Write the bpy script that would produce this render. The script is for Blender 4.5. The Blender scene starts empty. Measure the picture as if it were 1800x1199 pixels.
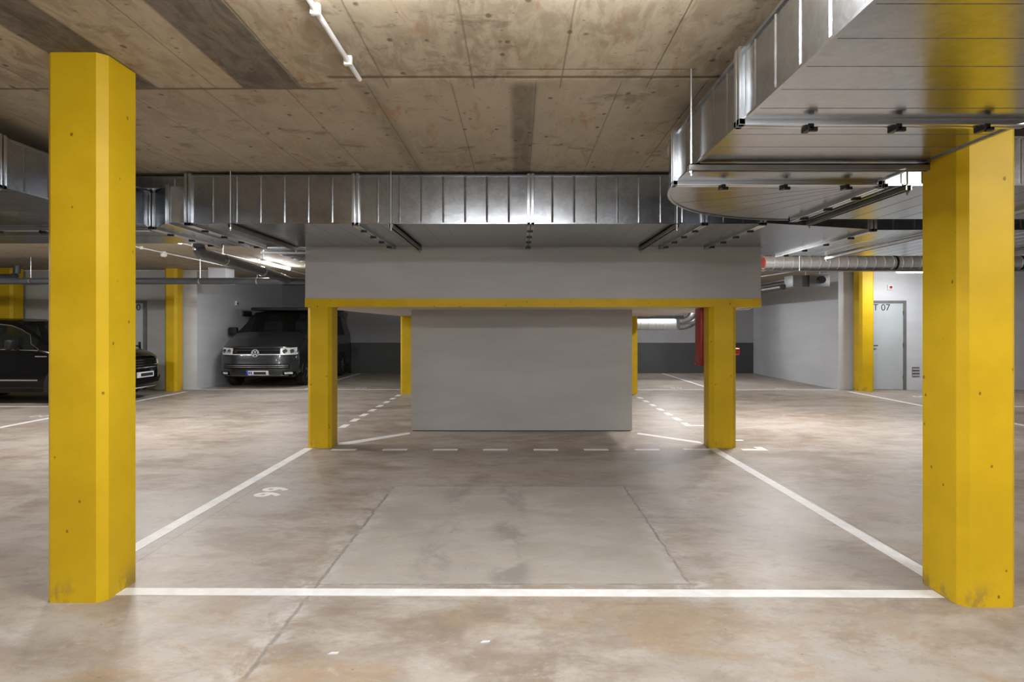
import bpy, bmesh, math, random
from mathutils import Vector, Matrix
PI = math.pi
random.seed(7)
sc = bpy.context.scene
COL = sc.collection

# ------------------------------------------------------------------ camera
EYE = 1.45
cd = bpy.data.cameras.new('camera'); cam = bpy.data.objects.new('camera', cd); COL.objects.link(cam)
cam.location = (0, 0, EYE); cam.rotation_euler = (PI/2, 0, 0)
cd.sensor_width = 36.0; cd.lens = 1080/1800*36.0
cd.shift_x = -10/1800; cd.shift_y = -23.5/1800
cd.clip_start = 0.05; cd.clip_end = 200
sc.camera = cam
# ------------------------------------------------------------------ world, exposure
w = bpy.data.worlds.new('world'); sc.world = w; w.use_nodes = True
w.node_tree.nodes['Background'].inputs[0].default_value = (0.8, 0.85, 1.0, 1)
w.node_tree.nodes['Background'].inputs[1].default_value = 0.05
sc.view_settings.view_transform = 'Standard'; sc.view_settings.look = 'None'
sc.view_settings.gamma = 1.0; sc.view_settings.use_curve_mapping = False
sc.view_settings.exposure = 0.54
sc.cycles.max_bounces = 10; sc.cycles.diffuse_bounces = 6; sc.cycles.glossy_bounces = 5
sc.cycles.sample_clamp_indirect = 6.0
LAMP_COL = (1.0, 0.975, 0.95)
# (x, y, z, along axis, length, watts, colour): tube battens fixed under the slab
LAMPS = [
    (-0.17, 2.20, 2.80, 'x', 1.45, 44, (.97, .98, 1.0), 'white tube light on the ceiling in front of the yellow columns'),
    (3.95, 1.30, 2.80, 'y', 1.45, 44, LAMP_COL, 'white tube light on the ceiling right of the wide duct'),
    (-6.40, 2.60, 2.72, 'y', 1.45, 60, LAMP_COL, 'white tube light on the ceiling of the left aisle, nearest one'),
    (-0.90, -2.4, 2.60, 'y', 1.45, 52, LAMP_COL, 'white tube light on the ceiling behind the viewer'),
    (-5.04, 8.50, 2.72, 'y', 1.45, 60, (1.0, .97, .95), 'white tube light over the left aisle beyond the cross duct'),
    (3.90, 9.20, 2.72, 'y', 1.45, 76, (1.0, .97, .95), 'white tube light over the right aisle beyond the cross duct'),
    (-5.04, 12.85, 2.74, 'y', 1.5, 26, (0.95, .98, 1.0), 'lit white tube light under the slab in front of the grey van'),
    (4.05, 16.4, 2.72, 'y', 1.45, 44, (0.97, .98, 1.0), 'white tube light under the slab above the far right bays'),
    (8.45, 13.1, 2.64, 'x', 0.80, 23, (0.95, .97, 1.0), 'slim hanging light in front of the grey door with lettering'),
    (1.80, -5.3, 2.55, 'x', 1.45, 95, (.93, .97, 1.0), 'added unseen fill light near the wall behind the viewer'),  # fill light added out of view to brighten what the ducts reflect
    (-9.8, 9.2, 2.74, 'x', 1.45, 40, LAMP_COL, 'white tube light above the aisle beside the black car'),
]

# ------------------------------------------------------------------ node helper
class X:
    """tiny expression layer over shader math nodes"""
    def __init__(s, nt, sock): s.nt = nt; s.s = sock
    def _m(s, op, *o, clamp=False):
        n = s.nt.nodes.new('ShaderNodeMath'); n.operation = op; n.use_clamp = clamp
        for i, v in enumerate((s,)+o):
            if isinstance(v, X): s.nt.links.new(v.s, n.inputs[i])
            else: n.inputs[i].default_value = v
        return X(s.nt, n.outputs[0])
    def __add__(s, o): return s._m('ADD', o)
    def __sub__(s, o): return s._m('SUBTRACT', o)
    def __mul__(s, o): return s._m('MULTIPLY', o)
    def __truediv__(s, o): return s._m('DIVIDE', o)
    def abs(s): return s._m('ABSOLUTE')
    def fract(s): return s._m('FRACT')
    def floor(s): return s._m('FLOOR')
    def min(s, o): return s._m('MINIMUM', o)
    def max(s, o): return s._m('MAXIMUM', o)
    def ramp(s, a, b, lo=0.0, hi=1.0):      # smooth map a..b -> lo..hi
        n = s.nt.nodes.new('ShaderNodeMapRange'); n.interpolation_type = 'SMOOTHSTEP'
        s.nt.links.new(s.s, n.inputs[0])
        n.inputs[1].default_value = a; n.inputs[2].default_value = b
        n.inputs[3].default_value = lo; n.inputs[4].default_value = hi
        if a > b:
            n.inputs[1].default_value = b; n.inputs[2].default_value = a
            n.inputs[3].default_value = hi; n.inputs[4].default_value = lo
        return X(s.nt, n.outputs[0])
    def band(s, a, b, e=0.01):              # 1 inside a..b
        return s.ramp(a-e, a+e) * s.ramp(b+e, b-e)
    def near(s, c, h):                      # 1 at c falling to 0 at distance h
        return (s-c).abs().ramp(h, 0.0)

class Mat:
    def __init__(s, name, rough=0.5, metallic=0.0, col=(.5, .5, .5)):
        s.m = bpy.data.materials.new(name); s.m.use_nodes = True
        s.nt = s.m.node_tree; s.b = s.nt.nodes['Principled BSDF']
        s.b.inputs['Roughness'].default_value = rough; s.b.inputs['Metallic'].default_value = metallic
        s.b.inputs['Base Color'].default_value = (*col, 1)
        s.m.diffuse_color = (*col, 1)
    def coords(s, kind='Object'):
        n = s.nt.nodes.new('ShaderNodeTexCoord'); s.vec = n.outputs[kind]
        q = s.nt.nodes.new('ShaderNodeSeparateXYZ'); s.nt.links.new(s.vec, q.inputs[0])
        return tuple(X(s.nt, q.outputs[i]) for i in range(3))
    def noise(s, scale, detail=4, rough=.55, stretch=(1, 1, 1), off=(0, 0, 0), dist=0.0):
        mp = s.nt.nodes.new('ShaderNodeMapping'); s.nt.links.new(s.vec, mp.inputs[0])
        mp.inputs['Scale'].default_value = stretch; mp.inputs['Location'].default_value = off
        n = s.nt.nodes.new('ShaderNodeTexNoise'); s.nt.links.new(mp.outputs[0], n.inputs['Vector'])
        n.inputs['Scale'].default_value = scale; n.inputs['Detail'].default_value = detail
        n.inputs['Roughness'].default_value = rough; n.inputs['Distortion'].default_value = dist
        return X(s.nt, n.outputs[0])
    def voro(s, scale, stretch=(1, 1, 1), off=(0, 0, 0)):
        mp = s.nt.nodes.new('ShaderNodeMapping'); s.nt.links.new(s.vec, mp.inputs[0])
        mp.inputs['Scale'].default_value = stretch; mp.inputs['Location'].default_value = off
        n = s.nt.nodes.new('ShaderNodeTexVoronoi'); s.nt.links.new(mp.outputs[0], n.inputs['Vector'])
        n.inputs['Scale'].default_value = scale
        return X(s.nt, n.outputs['Distance'])
    def mix(s, fac, a, b):
        n = s.nt.nodes.new('ShaderNodeMix'); n.data_type = 'RGBA'
        if isinstance(fac, X): s.nt.links.new(fac.s, n.inputs[0])
        else: n.inputs[0].default_value = fac
        for i, v in ((6, a), (7, b)):
            if isinstance(v, tuple): n.inputs[i].default_value = (*v, 1)
            else: s.nt.links.new(v, n.inputs[i])
        return n.outputs[2]
    def color(s, sock): s.nt.links.new(sock, s.b.inputs['Base Color'])
    def rough(s, x): s.nt.links.new(x.s, s.b.inputs['Roughness'])
    def bump(s, x, strength=.3, dist=.01):
        n = s.nt.nodes.new('ShaderNodeBump'); n.inputs['Strength'].default_value = strength
        n.inputs['Distance'].default_value = dist
        s.nt.links.new(x.s, n.inputs['Height']); s.nt.links.new(n.outputs[0], s.b.inputs['Normal'])

def grain(name, col, rough=.5, metallic=0, amt=.12, scale=6, bump=0.0, bscale=40, stretch=(1, 1, 1), coat=0):
    """plain coloured material with a little procedural variation"""
    m = Mat(name, rough, metallic, col); m.coords()
    n = m.noise(scale, 4, .6, stretch)
    m.color(m.mix(n.ramp(.3, .7), tuple(c*(1-amt) for c in col), tuple(min(1, c*(1+amt)) for c in col)))
    if bump: m.bump(m.noise(bscale, 3, .6), bump, .004)
    if coat: m.b.inputs['Coat Weight'].default_value = coat; m.b.inputs['Coat Roughness'].default_value = .08
    return m.m

# ------------------------------------------------------------------ materials
def mat_floor():
    m = Mat('polished_concrete_floor', .5); x, y, z = m.coords()
    big = m.noise(.55, 6, .62, (1, 1.3, 1), (3.1, 7.7, 0), .25)
    mid = m.noise(2.0, 7, .66, (1, 1.6, 1), (0, 4, 0), .3)
    fine = m.noise(14, 5, .65, (1, 1.6, 1))
    c = m.mix(big.ramp(.36, .66), (.265, .21, .165), (.415, .378, .345))
    c = m.mix(mid.ramp(.36, .68), c, (.45, .41, .368))
    rust = m.noise(1.1, 6, .7, (1, 1.5, 1), (9, 2, 5), .35)
    nearz = y.ramp(4.2, 2.0)                               # the brown wear sits in front of the bay line
    c = m.mix(rust.ramp(.46, .62)*(nearz*.70+.25), c, (.36, .26, .165))
    cl = m.noise(3.4, 7, .75, (1, 1.5, 1), (6, 1, 3), .4)
    c = m.mix(cl.ramp(.50, .68)*.45, c, (.215, .165, .125))
    c = m.mix(cl.ramp(.42, .28)*.5, c, (.52, .50, .48))
    gr = m.noise(24, 6, .75, (1, 1.4, 1), (3, 3, 8), .2)
    c = m.mix(gr.ramp(.52, .70)*.30, c, (.20, .16, .13)); c = m.mix(gr.ramp(.44, .30)*.25, c, (.58, .56, .53))
    brn = m.noise(1.7, 7, .72, (1, 1.9, 1), (12, 5, 2), .3)
    c = m.mix(brn.ramp(.52, .64)*.38, c, (.235, .175, .125))
    # lighter repaired slab in the middle of the bay
    wob = (m.noise(3, 3, .6) - .5)*.05
    patch = (x+wob).band(-1.13, .96, .02)*(y+wob).band(3.46, 5.62, .02)
    c = m.mix(patch*.5, c, (.48, .465, .425))
    # darker tyre and trowel marks on the repaired slab
    blot = m.noise(2.6, 5, .7, (1.6, 1, 1), (2, 2, 2), .6)
    tracks = (x.band(-.62, -.42, .05) + x.band(-.16, .06, .05))*patch*blot.ramp(.42, .62)
    c = m.mix(tracks*.55, c, (.21, .205, .19))
    # pale cement haze along the slab edges
    edge = ((x+1.16).abs().ramp(.20, .02)*y.band(1.6, 5.6, .2) + (x-.98).abs().ramp(.16, .02)*y.band(3.2, 5.6, .2) + (y-3.4).abs().ramp(.16, .02)*x.band(-1.5, 1.4, .2))
    hz = m.noise(6, 5, .7, (1, 1, 1), (1, 8, 0), .5)
    c = m.mix(edge*hz.ramp(.42, .66)*.6, c, (.56, .55, .53))
    # cracks and saw joints
    w1 = (m.noise(7, 4, .7, (1, 1, 1), (5, 0, 0)) - .5)*.05
    crk = (x+1.13+w1).abs().ramp(.016, .004)*y.band(1.0, 5.6, .05) + (x-.97+w1).abs().ramp(.012, .003)*y.band(3.5, 5.6, .05)
    crk = crk + (y-3.47+w1*.6).abs().ramp(.010, .003)*x.band(-1.2, 1.0, .05) + (y-5.62+w1*.6).abs().ramp(.012, .004)*x.band(-1.15, .98, .05)
    saw = (x+2.36).abs().ramp(.007, .003)*y.band(3.5, 7.4, .02) + (x-2.47).abs().ramp(.007, .003)*y.band(3.4, 13.6, .02)
    lines = (crk*hz.ramp(.35, .52) + saw*.7).min(1.0)
    c = m.mix(lines*.55, c, (.13, .11, .095))
    # dark rubber smears
    sm = m.noise(1.5, 6, .7, (.6, 3.2, 1), (4, 4, 9), .8)
    c = m.mix(sm.ramp(.58, .74)*.45, c, (.19, .165, .15))
    sp = m.voro(9, (1, 1, 1), (3, 3, 3))
    c = m.mix(sp.ramp(.055, .035)*.6, c, (.12, .10, .09))
    m.color(c)
    m.rough((mid*.20 + fine*.12 + .30).min(.7))
    m.bump(fine*.4 + mid*.5 - lines*1.2, .12, .006)
    m.b.inputs['Specular IOR Level'].default_value = .38
    return m.m

def mat_ceiling():
    m = Mat('board_marked_concrete', .8); x, y, z = m.coords()
    big = m.noise(.9, 6, .6, (1, 1, 1), (1, 1, 1), .5)
    mid = m.noise(5, 7, .68, (2.2, .8, 1), (0, 0, 0), .6)
    c = m.mix(big.ramp(.35, .68), (.31, .250, .168), (.53, .45, .318))
    c = m.mix(mid.ramp(.40, .62)*.6, c, (.60, .525, .395))
    far = y.ramp(3.55, 3.75)
    c = m.mix(far*.5, c, (.38, .335, .262))
    # individual formwork boards: slightly different tone
    bi = ((x-.257)/.52).floor()
    tone = (bi*12.9898 + far*3.1)._m('SINE').abs()
    c = m.mix(tone*.30, c, (.33, .275, .205))
    dark = (x.band(-1.66, -1.31, .012) + x.band(-2.48, -2.17, .012))*y.ramp(3.74, 3.70) + x.band(-.04, .11, .03)*far*.75
    dark = dark + x.band(-.98, -.86, .05)*far*mid.ramp(.35, .6)*.6
    c = m.mix(dark.min(1.0)*.92, c, m.mix(mid.ramp(.35, .65), (.075, .064, .054), (.17, .145, .12)))
    st = m.noise(3.0, 6, .7, (1, 1.6, 1), (7, 3, 1), .35)
    c = m.mix(st.ramp(.56, .68)*.55, c, (.14, .10, .065))
    ru = m.noise(2.2, 6, .75, (3.2, .9, 1), (17, 3, 1), .5)
    c = m.mix(ru.ramp(.54, .68)*.6, c, (.36, .20, .09))
    v = m.voro(5.5, (1.4, 1, 1), (2.3, .4, 0)) + (m.noise(20, 3, .6)-.5)*.18
    c = m.mix(v.ramp(.15, .06)*.75, c, (.07, .05, .038))
    v2 = m.voro(13, (.8, 1.4, 1), (8.3, 5.4, 0)) + (m.noise(30, 3, .6)-.5)*.2
    c = m.mix(v2.ramp(.12, .05)*.65, c, (.09, .065, .045))
    wob = (m.noise(9, 4, .7) - .5)*.018
    # joints between boards
    near = y.ramp(3.74, 3.70)
    jn = (((x-.257+wob*.5)/.52).fract()-.5).abs().ramp(.485, .497)*near
    jf = (((x-.11+wob*.5)/.505).fract()-.5).abs().ramp(.485, .497)*far
    jt = (y-3.73+wob).abs().ramp(.022, .006)*(x+1.1).ramp(.02, -.02) + (y-3.56+wob).abs().ramp(.028, .006)*(x+1.1).ramp(-.02, .02)
    jt = jt + (y-3.45+wob*.4).abs().ramp(.008, .003)*x.band(-.1, 1.0, .02)*m.noise(2.5, 2, .5).ramp(.4, .5)
    jx = (y-9.6).abs().ramp(.02, .008) + (y-13.2).abs().ramp(.02, .008) + (y+.2).abs().ramp(.02, .008)
    j = (jn*.6 + jf*.6 + jt + jx*.6).min(1.0)
    c = m.mix(j*.72, c, (.095, .072, .05))
    m.color(c)
    m.bump(mid*.5 - j*1.5, .3, .01)
    return m.m

def mat_yellow():
    m = Mat('yellow_paint', .5, 0, (.70, .47, .02)); m.b.inputs['Specular IOR Level'].default_value = .28; x, y, z = m.coords()
    n = m.noise(2.5, 4, .6)
    c = m.mix(n.ramp(.3, .7), (.58, .375, .006), (.66, .435, .009))
    v = m.voro(9, (1, 1, .8)) + (m.noise(30, 3, .6)-.5)*.09
    hole = v.ramp(.085, .055)
    c = m.mix(hole*.75, c, (.15, .09, .01))
    scuff = m.noise(5, 5, .7, (1, 1, .6), (3, 3, 3))
    c = m.mix(z.ramp(.16, 0.0)*scuff.ramp(.5, .62)*.7, c, (.25, .18, .06))
    m.color(c); m.bump(m.noise(26, 4, .6)*.6 - hole*2.0, .22, .006)
    return m.m

def mat_wall(name, a, b, rough=.6):
    m = Mat(name, rough); m.coords()
    n = m.noise(1.2, 5, .6, (.6, .6, 3), (2, 2, 2), .4)
    m.color(m.mix(n.ramp(.3, .72), a, b))
    m.bump(m.noise(30, 4, .6), .10, .004)
    return m.m

def mat_back_wall():
    m = Mat('wall_paint_two_tone', .55); x, y, z = m.coords()
    n = m.noise(1.2, 4, .6)
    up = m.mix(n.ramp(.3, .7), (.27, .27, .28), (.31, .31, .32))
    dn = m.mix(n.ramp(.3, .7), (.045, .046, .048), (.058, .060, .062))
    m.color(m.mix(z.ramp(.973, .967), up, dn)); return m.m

def mat_galv(name='galvanised_steel', col=(.45, .475, .51), rough=.20):
    m = Mat(name, rough, 1.0, col); m.coords()
    sp = m.noise(22, 4, .7, (1, 1, 1), (1, 1, 1), 1.0); big = m.noise(1.3, 4, .6)
    m.color(m.mix(sp.ramp(.3, .7)*.5 + big*.4, tuple(c*.78 for c in col), tuple(min(1, c*1.12) for c in col)))
    m.rough(sp*.08 + big*.10 + (rough-.08))
    m.bump(big*1.0 + sp*.012, .12, .03)
    m.b.inputs['Anisotropic'].default_value = .4
    return m.m

def mat_paint_line():
    m = Mat('white_floor_paint', .5); m.coords()
    n = m.noise(7, 5, .7, (1, 1, 1), (0, 0, 0), .3)
    m.color(m.mix(n.ramp(.35, .7), (.80, .79, .78), (.92, .92, .91))); return m.m

def mat_emit(name, col, strength):
    m = bpy.data.materials.new(name); m.use_nodes = True; nt = m.node_tree
    nt.nodes.remove(nt.nodes['Principled BSDF'])
    e = nt.nodes.new('ShaderNodeEmission'); e.inputs[0].default_value = (*col, 1); e.inputs[1].default_value = strength
    nt.links.new(e.outputs[0], nt.nodes['Material Output'].inputs[0]); m.diffuse_color = (*col, 1)
    return m

def mat_glass(name, tint=(.55, .62, .60), clear=.5):
    m = bpy.data.materials.new(name); m.use_nodes = True; nt = m.node_tree
    b = nt.nodes['Principled BSDF']; b.inputs['Base Color'].default_value = (.01, .012, .012, 1)
    b.inputs['Roughness'].default_value = .03
    t = nt.nodes.new('ShaderNodeBsdfTransparent'); t.inputs[0].default_value = (*tint, 1)
    mx = nt.nodes.new('ShaderNodeMixShader'); mx.inputs[0].default_value = clear
    nt.links.new(b.outputs[0], mx.inputs[1]); nt.links.new(t.outputs[0], mx.inputs[2])
    nt.links.new(mx.outputs[0], nt.nodes['Material Output'].inputs[0])
    return m

FLOOR = mat_floor(); CEIL = mat_ceiling(); YEL = mat_yellow()
WALL = mat_wall('grey_wall_paint', (.40, .395, .385), (.455, .45, .44))
WALLC = mat_wall('light_grey_wall_paint', (.57, .59, .625), (.63, .65, .685))
SOFF = mat_wall('pale_soffit_paint', (.47, .43, .39), (.54, .50, .46))
BACK = mat_back_wall()
GALV = mat_galv(); GALVL = grain('galvanised_flange_steel', (.66, .69, .72), .27, 1.0, .05, 4)
RAIL = grain('dark_steel_rail', (.30, .29, .27), .38, 1.0)
GALVD = mat_galv('dull_galvanised_casing', (.26, .265, .27), .5)
SPIR = mat_galv('spiral_duct_steel', (.74, .76, .78), .42); SPIR.node_tree.nodes['Principled BSDF'].inputs['Metallic'].default_value = .7
ROD = grain('zinc_rod', (.55, .56, .57), .3, 1.0)
CLAMP = grain('black_clamp_steel', (.04, .04, .04), .4, .6)
LINE = mat_paint_line()
PVC = grain('dark_grey_pvc', (.075, .082, .095), .28, 0, .1)
WPVC = grain('white_conduit', (.72, .72, .70), .4)
DOOR = grain('light_grey_door_enamel', (.46, .50, .52), .4, 0, .04, 2)
FRAME = grain('grey_door_frame', (.15, .15, .145), .45)
BLACK = grain('black_plastic', (.012, .012, .012), .35)
INK = grain('black_lettering', (.02, .02, .02), .5)
RED = grain('red_enamel', (.34, .016, .008), .38)
DARKRED = grain('dark_red_interior', (.45, .03, .02), .5)
LAMPW = grain('white_lamp_housing', (.75, .75, .74), .4)
TUBE = mat_emit('lit_tube', (.97, .98, 1.0), 22.0)
TRIMB = grain('matt_black_trim', (.004, .004, .004), .6); TRIMB.node_tree.nodes['Principled BSDF'].inputs['Specular IOR Level'].default_value = .15
SILV = grain('satin_silver', (.90, .91, .93), .35, .55, .03)
RUB = grain('tyre_rubber', (.016, .016, .016), .75)
RIM = grain('alloy_rim', (.35, .36, .38), .3, 1.0)
VANP = grain('anthracite_metallic_paint', (.036, .041, .048), .30, .65, .04, 3, coat=.8)
CARP = grain('black_gloss_paint', (.0025, .0025, .003), .12, 0, .03, 3); CARP.node_tree.nodes['Principled BSDF'].inputs['Specular IOR Level'].default_value = .35
CHROME = grain('chrome', (.82, .83, .85), .10, 1.0, .03)
LENS = grain('headlight_lens', (.80, .84, .88), .2, .3, .45, 14, coat=1)
VGL = mat_glass('car_glass', (.55, .65, .62), .45)
SEAT = grain('grey_seat_fabric', (.16, .16, .165), .85)
PLATE = grain('white_plate', (.72, .73, .74), .35)
EUB = grain('blue_plate_band', (.01, .08, .55), .35)

# ------------------------------------------------------------------ mesh helpers
def box(bm, x0, x1, y0, y1, z0, z1, bev=0.0):
    r = bmesh.ops.create_cube(bm, size=1.0)
    for v in r['verts']:
        v.co = Vector((x0+(v.co.x+.5)*(x1-x0), y0+(v.co.y+.5)*(y1-y0), z0+(v.co.z+.5)*(z1-z0)))
    if bev:
        es = list({e for v in r['verts'] for e in v.link_edges})
        bmesh.ops.bevel(bm, geom=es, offset=bev, segments=2, affect='EDGES', profile=.6)
def prism(bm, pts, z0, z1):
    """plan polygon (counter-clockwise) extruded z0..z1"""
    a = [bm.verts.new((p[0], p[1], z0)) for p in pts]; b = [bm.verts.new((p[0], p[1], z1)) for p in pts]
    n = len(pts); bm.faces.new(a[::-1]); bm.faces.new(b)
    for i in range(n): bm.faces.new((a[i], a[(i+1) % n], b[(i+1) % n], b[i]))
def tube(bm, pts, r, seg=16, cap=True):
    """round tube along a polyline; joints are mitred"""
    pts = [Vector(p) for p in pts]; rings = []
    for i, p in enumerate(pts):
        d = (pts[min(i+1, len(pts)-1)]-pts[max(i-1, 0)]).normalized()
        up = Vector((0, 0, 1)) if abs(d.z) < .9 else Vector((1, 0, 0))
        u = d.cross(up).normalized(); v = d.cross(u)
        rr = r[i] if isinstance(r, (list, tuple)) else r
        rings.append([bm.verts.new(p+(u*math.cos(2*PI*k/seg)+v*math.sin(2*PI*k/seg))*rr) for k in range(seg)])
    for a, b in zip(rings, rings[1:]):
        for k in range(seg): bm.faces.new((a[k], a[(k+1) % seg], b[(k+1) % seg], b[k]))
    if cap: bm.faces.new(rings[0][::-1]); bm.faces.new(rings[-1])
def bend(p0, p1, p2, r, n=8):
    """points rounding the corner p1"""
    p0, p1, p2 = map(Vector, (p0, p1, p2)); a = p1+(p0-p1).normalized()*r; b = p1+(p2-p1).normalized()*r
    return [tuple(a*(1-t)**2 + p1*2*t*(1-t) + b*t*t) for t in [i/n for i in range(n+1)]]
def obj(name, bm, mat, parent=None, angle=35, mats=None):
    me = bpy.data.meshes.new(name)
    bmesh.ops.recalc_face_normals(bm, faces=bm.faces)
    for f in bm.faces: f.smooth = True
    bm.to_mesh(me); bm.free()
    me.set_sharp_from_angle(angle=math.radians(angle))
    for q in (mats or [mat]): me.materials.append(q)
    o = bpy.data.objects.new(name, me); COL.objects.link(o)
    if parent is not None:
        o.parent = parent
        # geometry was given in world space: keep it there
        m = parent_matrix(parent).inverted(); me.transform(m)
    return o
def parent_matrix(p):
    m = Matrix.Identity(4)
    while p is not None:
        m = p.matrix_basis @ m; p = p.parent
    return m
def thing(name, label, cat, loc=(0, 0, 0), rotz=0, group=None):
    o = bpy.data.objects.new(name, None); COL.objects.link(o); o.empty_display_size = .1
    o.location = loc; o.rotation_euler = (0, 0, rotz); o['label'] = label; o['category'] = cat
    if group: o['group'] = group
    return o
def tag(o, label, cat, group=None, kind=None):
    o['label'] = label; o['category'] = cat
    if group: o['group'] = group
    if kind: o['kind'] = kind
    return o
def struct(name, bm, mat, parent=None, **k):
    o = obj(name, bm, mat, parent, **k)
    if parent is None: o['kind'] = 'structure'
    return o
def part(name, mat, parent, *boxes, bev=0.0, label=None, **k):
    bm = bmesh.new()
    for b in boxes: box(bm, *b, bev=bev)
    o = obj(name, bm, mat, parent, **k)
    if label: o['label'] = label
    return o
def boxobj(name, mat, *boxes, bev=0.0):
    bm = bmesh.new()
    for b in boxes: box(bm, *b, bev=bev)
    return obj(name, bm, mat)
def text_mesh(name, body, size, mat, parent, matrix, depth=.002, bold=0.0, sx=1.0):
    cu = bpy.data.curves.new(name, 'FONT'); cu.body = body; cu.size = size; cu.extrude = depth; cu.offset = bold
    cu.resolution_u = 4
    t = bpy.data.objects.new(name+'_tmp', cu); COL.objects.link(t)
    dg = bpy.context.evaluated_depsgraph_get(); me = bpy.data.meshes.new_from_object(t.evaluated_get(dg))
    bpy.data.objects.remove(t); bpy.data.curves.remove(cu)
    me.name = name; me.materials.clear(); me.materials.append(mat)
    mm = matrix @ Matrix.Diagonal((sx, 1, 1, 1))
    if parent is not None: mm = parent_matrix(parent).inverted() @ mm
    me.transform(mm)
    o = bpy.data.objects.new(name, me); COL.objects.link(o)
    if parent is not None: o.parent = parent
    return o

# ------------------------------------------------------------------ the room
XL, XR, YB, YF = -14.0, 13.0, 19.55, -7.0
STEP = 8.6; CH, CF = 2.90, 2.80
struct('floor', (lambda b: (box(b, XL-.2, XR+.2, YF-.2, YB+.2, -.2, 0), b)[1])(bmesh.new()), FLOOR)
bm = bmesh.new(); box(bm, XL-.2, XR+.2, YF-.2, STEP, CH, CH+.3); struct('ceiling', bm, CEIL)
bm = bmesh.new(); box(bm, XL-.2, XR+.2, STEP, YB+.2, CF, CH+.3); struct('ceiling', bm, CEIL)
def wall(name, mat, *b):
    bm = bmesh.new()
    for q in b: box(bm, *q)
    return struct(name, bm, mat)
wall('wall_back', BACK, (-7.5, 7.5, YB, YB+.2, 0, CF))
wall('wall_left_side', WALLC, (-7.9, -7.5, 14.37, YB+.2, 0, CF))
wall('wall_right_side', WALLC, (7.5, 7.9, 14.37, YB+.2, 0, CF))
wall('wall_left_back', WALL, (XL, -7.9, 14.34, 14.6, 0, CF))
wall('wall_right_back', WALLC, (7.9, XR, 14.34, 14.6, 0, CF))
wall('wall_left', WALL, (XL-.2, XL, YF, 14.6, 0, CH))
wall('wall_right', WALLC, (XR, XR+.2, YF, 14.6, 0, CH))
wall('wall_front', WALLC, (XL, XR, YF-.2, YF, 0, CH))
# low ramp box hanging on the second pair of columns
RX0, RX1, RY0, RY1, RZ = -2.555, 2.925, 7.39, 13.7, 1.70
wall('wall_ramp', WALL, (RX0, RX1, RY0, RY0+.25, 1.80, CH), (RX0, RX0+.25, RY0+.25, STEP, RZ+.1, CH), (RX1-.25, RX1, RY0+.25, STEP, RZ+.1, CH),
     (RX0, RX0+.25, STEP, RY1, RZ+.1, CF), (RX1-.25, RX1, STEP, RY1, RZ+.1, CF), (RX0+.25, RX1-.25, RY1-.2, RY1, RZ+.1, CF))
wall('ceiling_under_ramp', SOFF, (RX0, RX1, RY0+.03, RY1, RZ, RZ+.1))
o = boxobj('trim_1', YEL, (RX0-.004, RX1+.004, RY0-.006, RY0+.03, 1.697, 1.800)); o['kind'] = 'structure'
wall('wall_core', WALL, (-1.49, 1.60, 8.60, 13.4, .012, RZ))
o = boxobj('shadow_gap_core', BLACK, (-1.47, 1.58, 8.62, 13.38, 0, .012)); o['kind'] = 'structure'  # black strip standing in for the dark shadow gap under the block

# ------------------------------------------------------------------ columns
def column(x0, x1, y0, y1, z1, label, c=.04, z0=0.0):
    bm = bmesh.new()
    pts = [(x0+c, y0), (x1-c, y0), (x1, y0+c), (x1, y1-c), (x1-c, y1), (x0+c, y1), (x0, y1-c), (x0, y0+c)]
    a = []; N = 8
    for k in range(N+1):
        z = z0+(z1-z0)*k/N
        a.append([bm.verts.new((p[0], p[1], z)) for p in pts])
    for p, q in zip(a, a[1:]):
        for i in range(8): bm.faces.new((p[i], p[(i+1) % 8], q[(i+1) % 8], q[i]))
    bm.faces.new(a[0][::-1]); bm.faces.new(a[-1])
    # origin stands at the column's foot
    cx, cy = (x0+x1)/2, (y0+y1)/2
    for v in bm.verts: v.co -= Vector((cx, cy, 0))
    o = obj('concrete_column', bm, YEL, angle=20); o.location = (cx, cy, 0)
    return tag(o, label, 'column')
column(-2.50, -2.18, 3.235, 3.545, CH, 'large yellow column in the left foreground reaching the ceiling')
column(2.30, 2.605, 3.183, 3.53, CH, 'large yellow column in the right foreground beside the wide duct')
column(-2.535, -2.245, RY0, 7.69, RZ, 'short yellow column under the left end of the grey ramp wall')
column(2.315, 2.64, RY0, 7.69, RZ, 'short yellow column under the right end of the grey ramp wall', .05)
column(-2.56, -2.26, 13.40, 13.70, RZ, 'short yellow column at the far left corner below the ramp slab')
column(2.30, 2.62, 13.40, 13.70, RZ, 'short yellow column at the far right corner below the ramp slab')
column(-8.05, -7.77, 13.98, 14.30, CF, 'slim yellow column between the black car and the grey van', .05)
column(7.78, 8.11, 13.95, 14.28, CF, 'slim yellow column left of the grey door with lettering', .05)
column(-11.90, -11.45, 13.9, 14.28, CF, 'yellow column behind the black car at the left picture edge', .05)

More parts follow.
